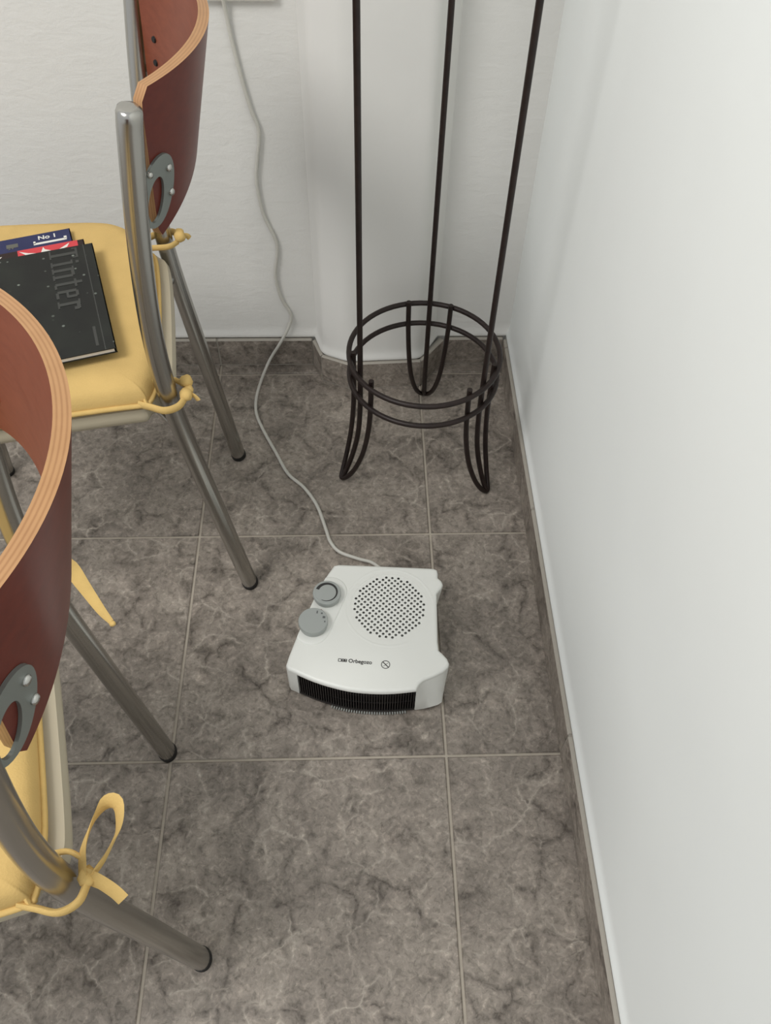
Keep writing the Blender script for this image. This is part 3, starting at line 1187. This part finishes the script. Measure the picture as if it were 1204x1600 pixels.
zt = .0061
b = MB()
b.box((-.050, -.014, zt), (.082, .028, .0003))
b.build('red_panel', M['cover_red'], rb)
b = MB()
def tri(pts_, z):
    b.add([(x, y, z) for x, y in pts_], [tuple(range(len(pts_)))])
tri([(-.020, -.003), (-.024, -.012), (-.040, -.017), (-.030, -.010)], zt + .0003)
tri([(-.056, -.002), (-.054, -.008), (-.045, -.014), (-.060, -.014)], zt + .0003)
tri([(-.089, -.003), (-.077, -.010), (-.064, -.014), (-.080, -.014)], zt + .0003)
b.build('cover_print', M['print_white'], rb)
text_mesh('ck', .020, 'title_lettering', M['print_white'], rb, (-.1300, -.0165, zt + .0001), 0)
zt = .0071
b = MB()
b.box((-.030, -.0235, zt), (.046, .0045, .0003))
b.box((-.0085, -.0195, zt), (.004, .006, .0003))
b.box((-.0515, -.0200, zt), (.003, .006, .0003))
b.build('cover_print', M['print_white'], nb)
text_mesh('No 1', .0125, 'title_lettering', M['print_white'], nb, (-.046, -.0145, zt), 0, bold=.0003)
b = MB()
b.box((-.082, -.018, zt), (.016, .009, .0003))
b.build('emblem', M['print_gold'], nb)
text_mesh('So', .013, 'title_lettering', M['print_white'], nb, (-.121, -.024, zt), 0)
text_mesh('sv', .012, 'title_lettering', M['print_gold'], nb, (-.089, -.026, zt + .0002), 0)

# title of the black book: condensed slab letters reading down the cover
b = MB()
_k = [0]
def stroke(x0, y0, x1, y1):
    """letter space: x along the word, y up the letter (0..1 x-height unit 1)"""
    sx_, sy_ = .0420, .0290
    ox, oy = -.0030, -.0600
    # word runs to -Y of the book, letter tops point to +X
    X0, X1 = oy + y0 * sy_, oy + y1 * sy_
    Y0, Y1 = ox - x0 * sx_, ox - x1 * sx_
    _k[0] += 1
    b.box(((X0 + X1) / 2, (Y0 + Y1) / 2, .0081 + _k[0] * 6e-6), (abs(X1 - X0), abs(Y1 - Y0), .0004))
# T
stroke(0, .0, .10 + .02, .08); stroke(.22, 0, .36, 1.3); stroke(.02, 1.2, .56, 1.3); stroke(.02, 1.05, .08, 1.25); stroke(.50, 1.05, .56, 1.25); stroke(.12, 0, .46, .08)
# i
stroke(.72, 0, .85, 1.0); stroke(.64, 0, .93, .08); stroke(.64, .92, .80, 1.0); stroke(.72, 1.14, .85, 1.28)
# n
stroke(1.06, 0, 1.19, 1.0); stroke(.98, 0, 1.27, .08); stroke(.98, .92, 1.14, 1.0); stroke(1.40, 0, 1.53, .9); stroke(1.34, 0, 1.60, .08); stroke(1.18, .85, 1.46, 1.0)
# t
stroke(1.78, .05, 1.91, 1.25); stroke(1.66, .90, 2.06, 1.0); stroke(1.85, 0, 2.06, .10)
# e
stroke(2.18, .08, 2.31, .92); stroke(2.26, 0, 2.56, .12); stroke(2.26, .88, 2.52, 1.0); stroke(2.46, .50, 2.58, .92); stroke(2.26, .46, 2.56, .56)
# r
stroke(2.80, 0, 2.93, 1.0); stroke(2.71, 0, 3.04, .08); stroke(2.71, .92, 2.88, 1.0); stroke(2.92, .82, 3.16, .98); stroke(3.06, .70, 3.20, .92)
b.build('title_lettering', M['print_grey'], kb)
b = MB()
b.box((-.013, -.113, .00805), (.0012, .2265, .0002))
b.box((-.0215, -.197, .0081), (.0035, .038, .0003))
b.build('spine_crease', M['print_grey'], kb)
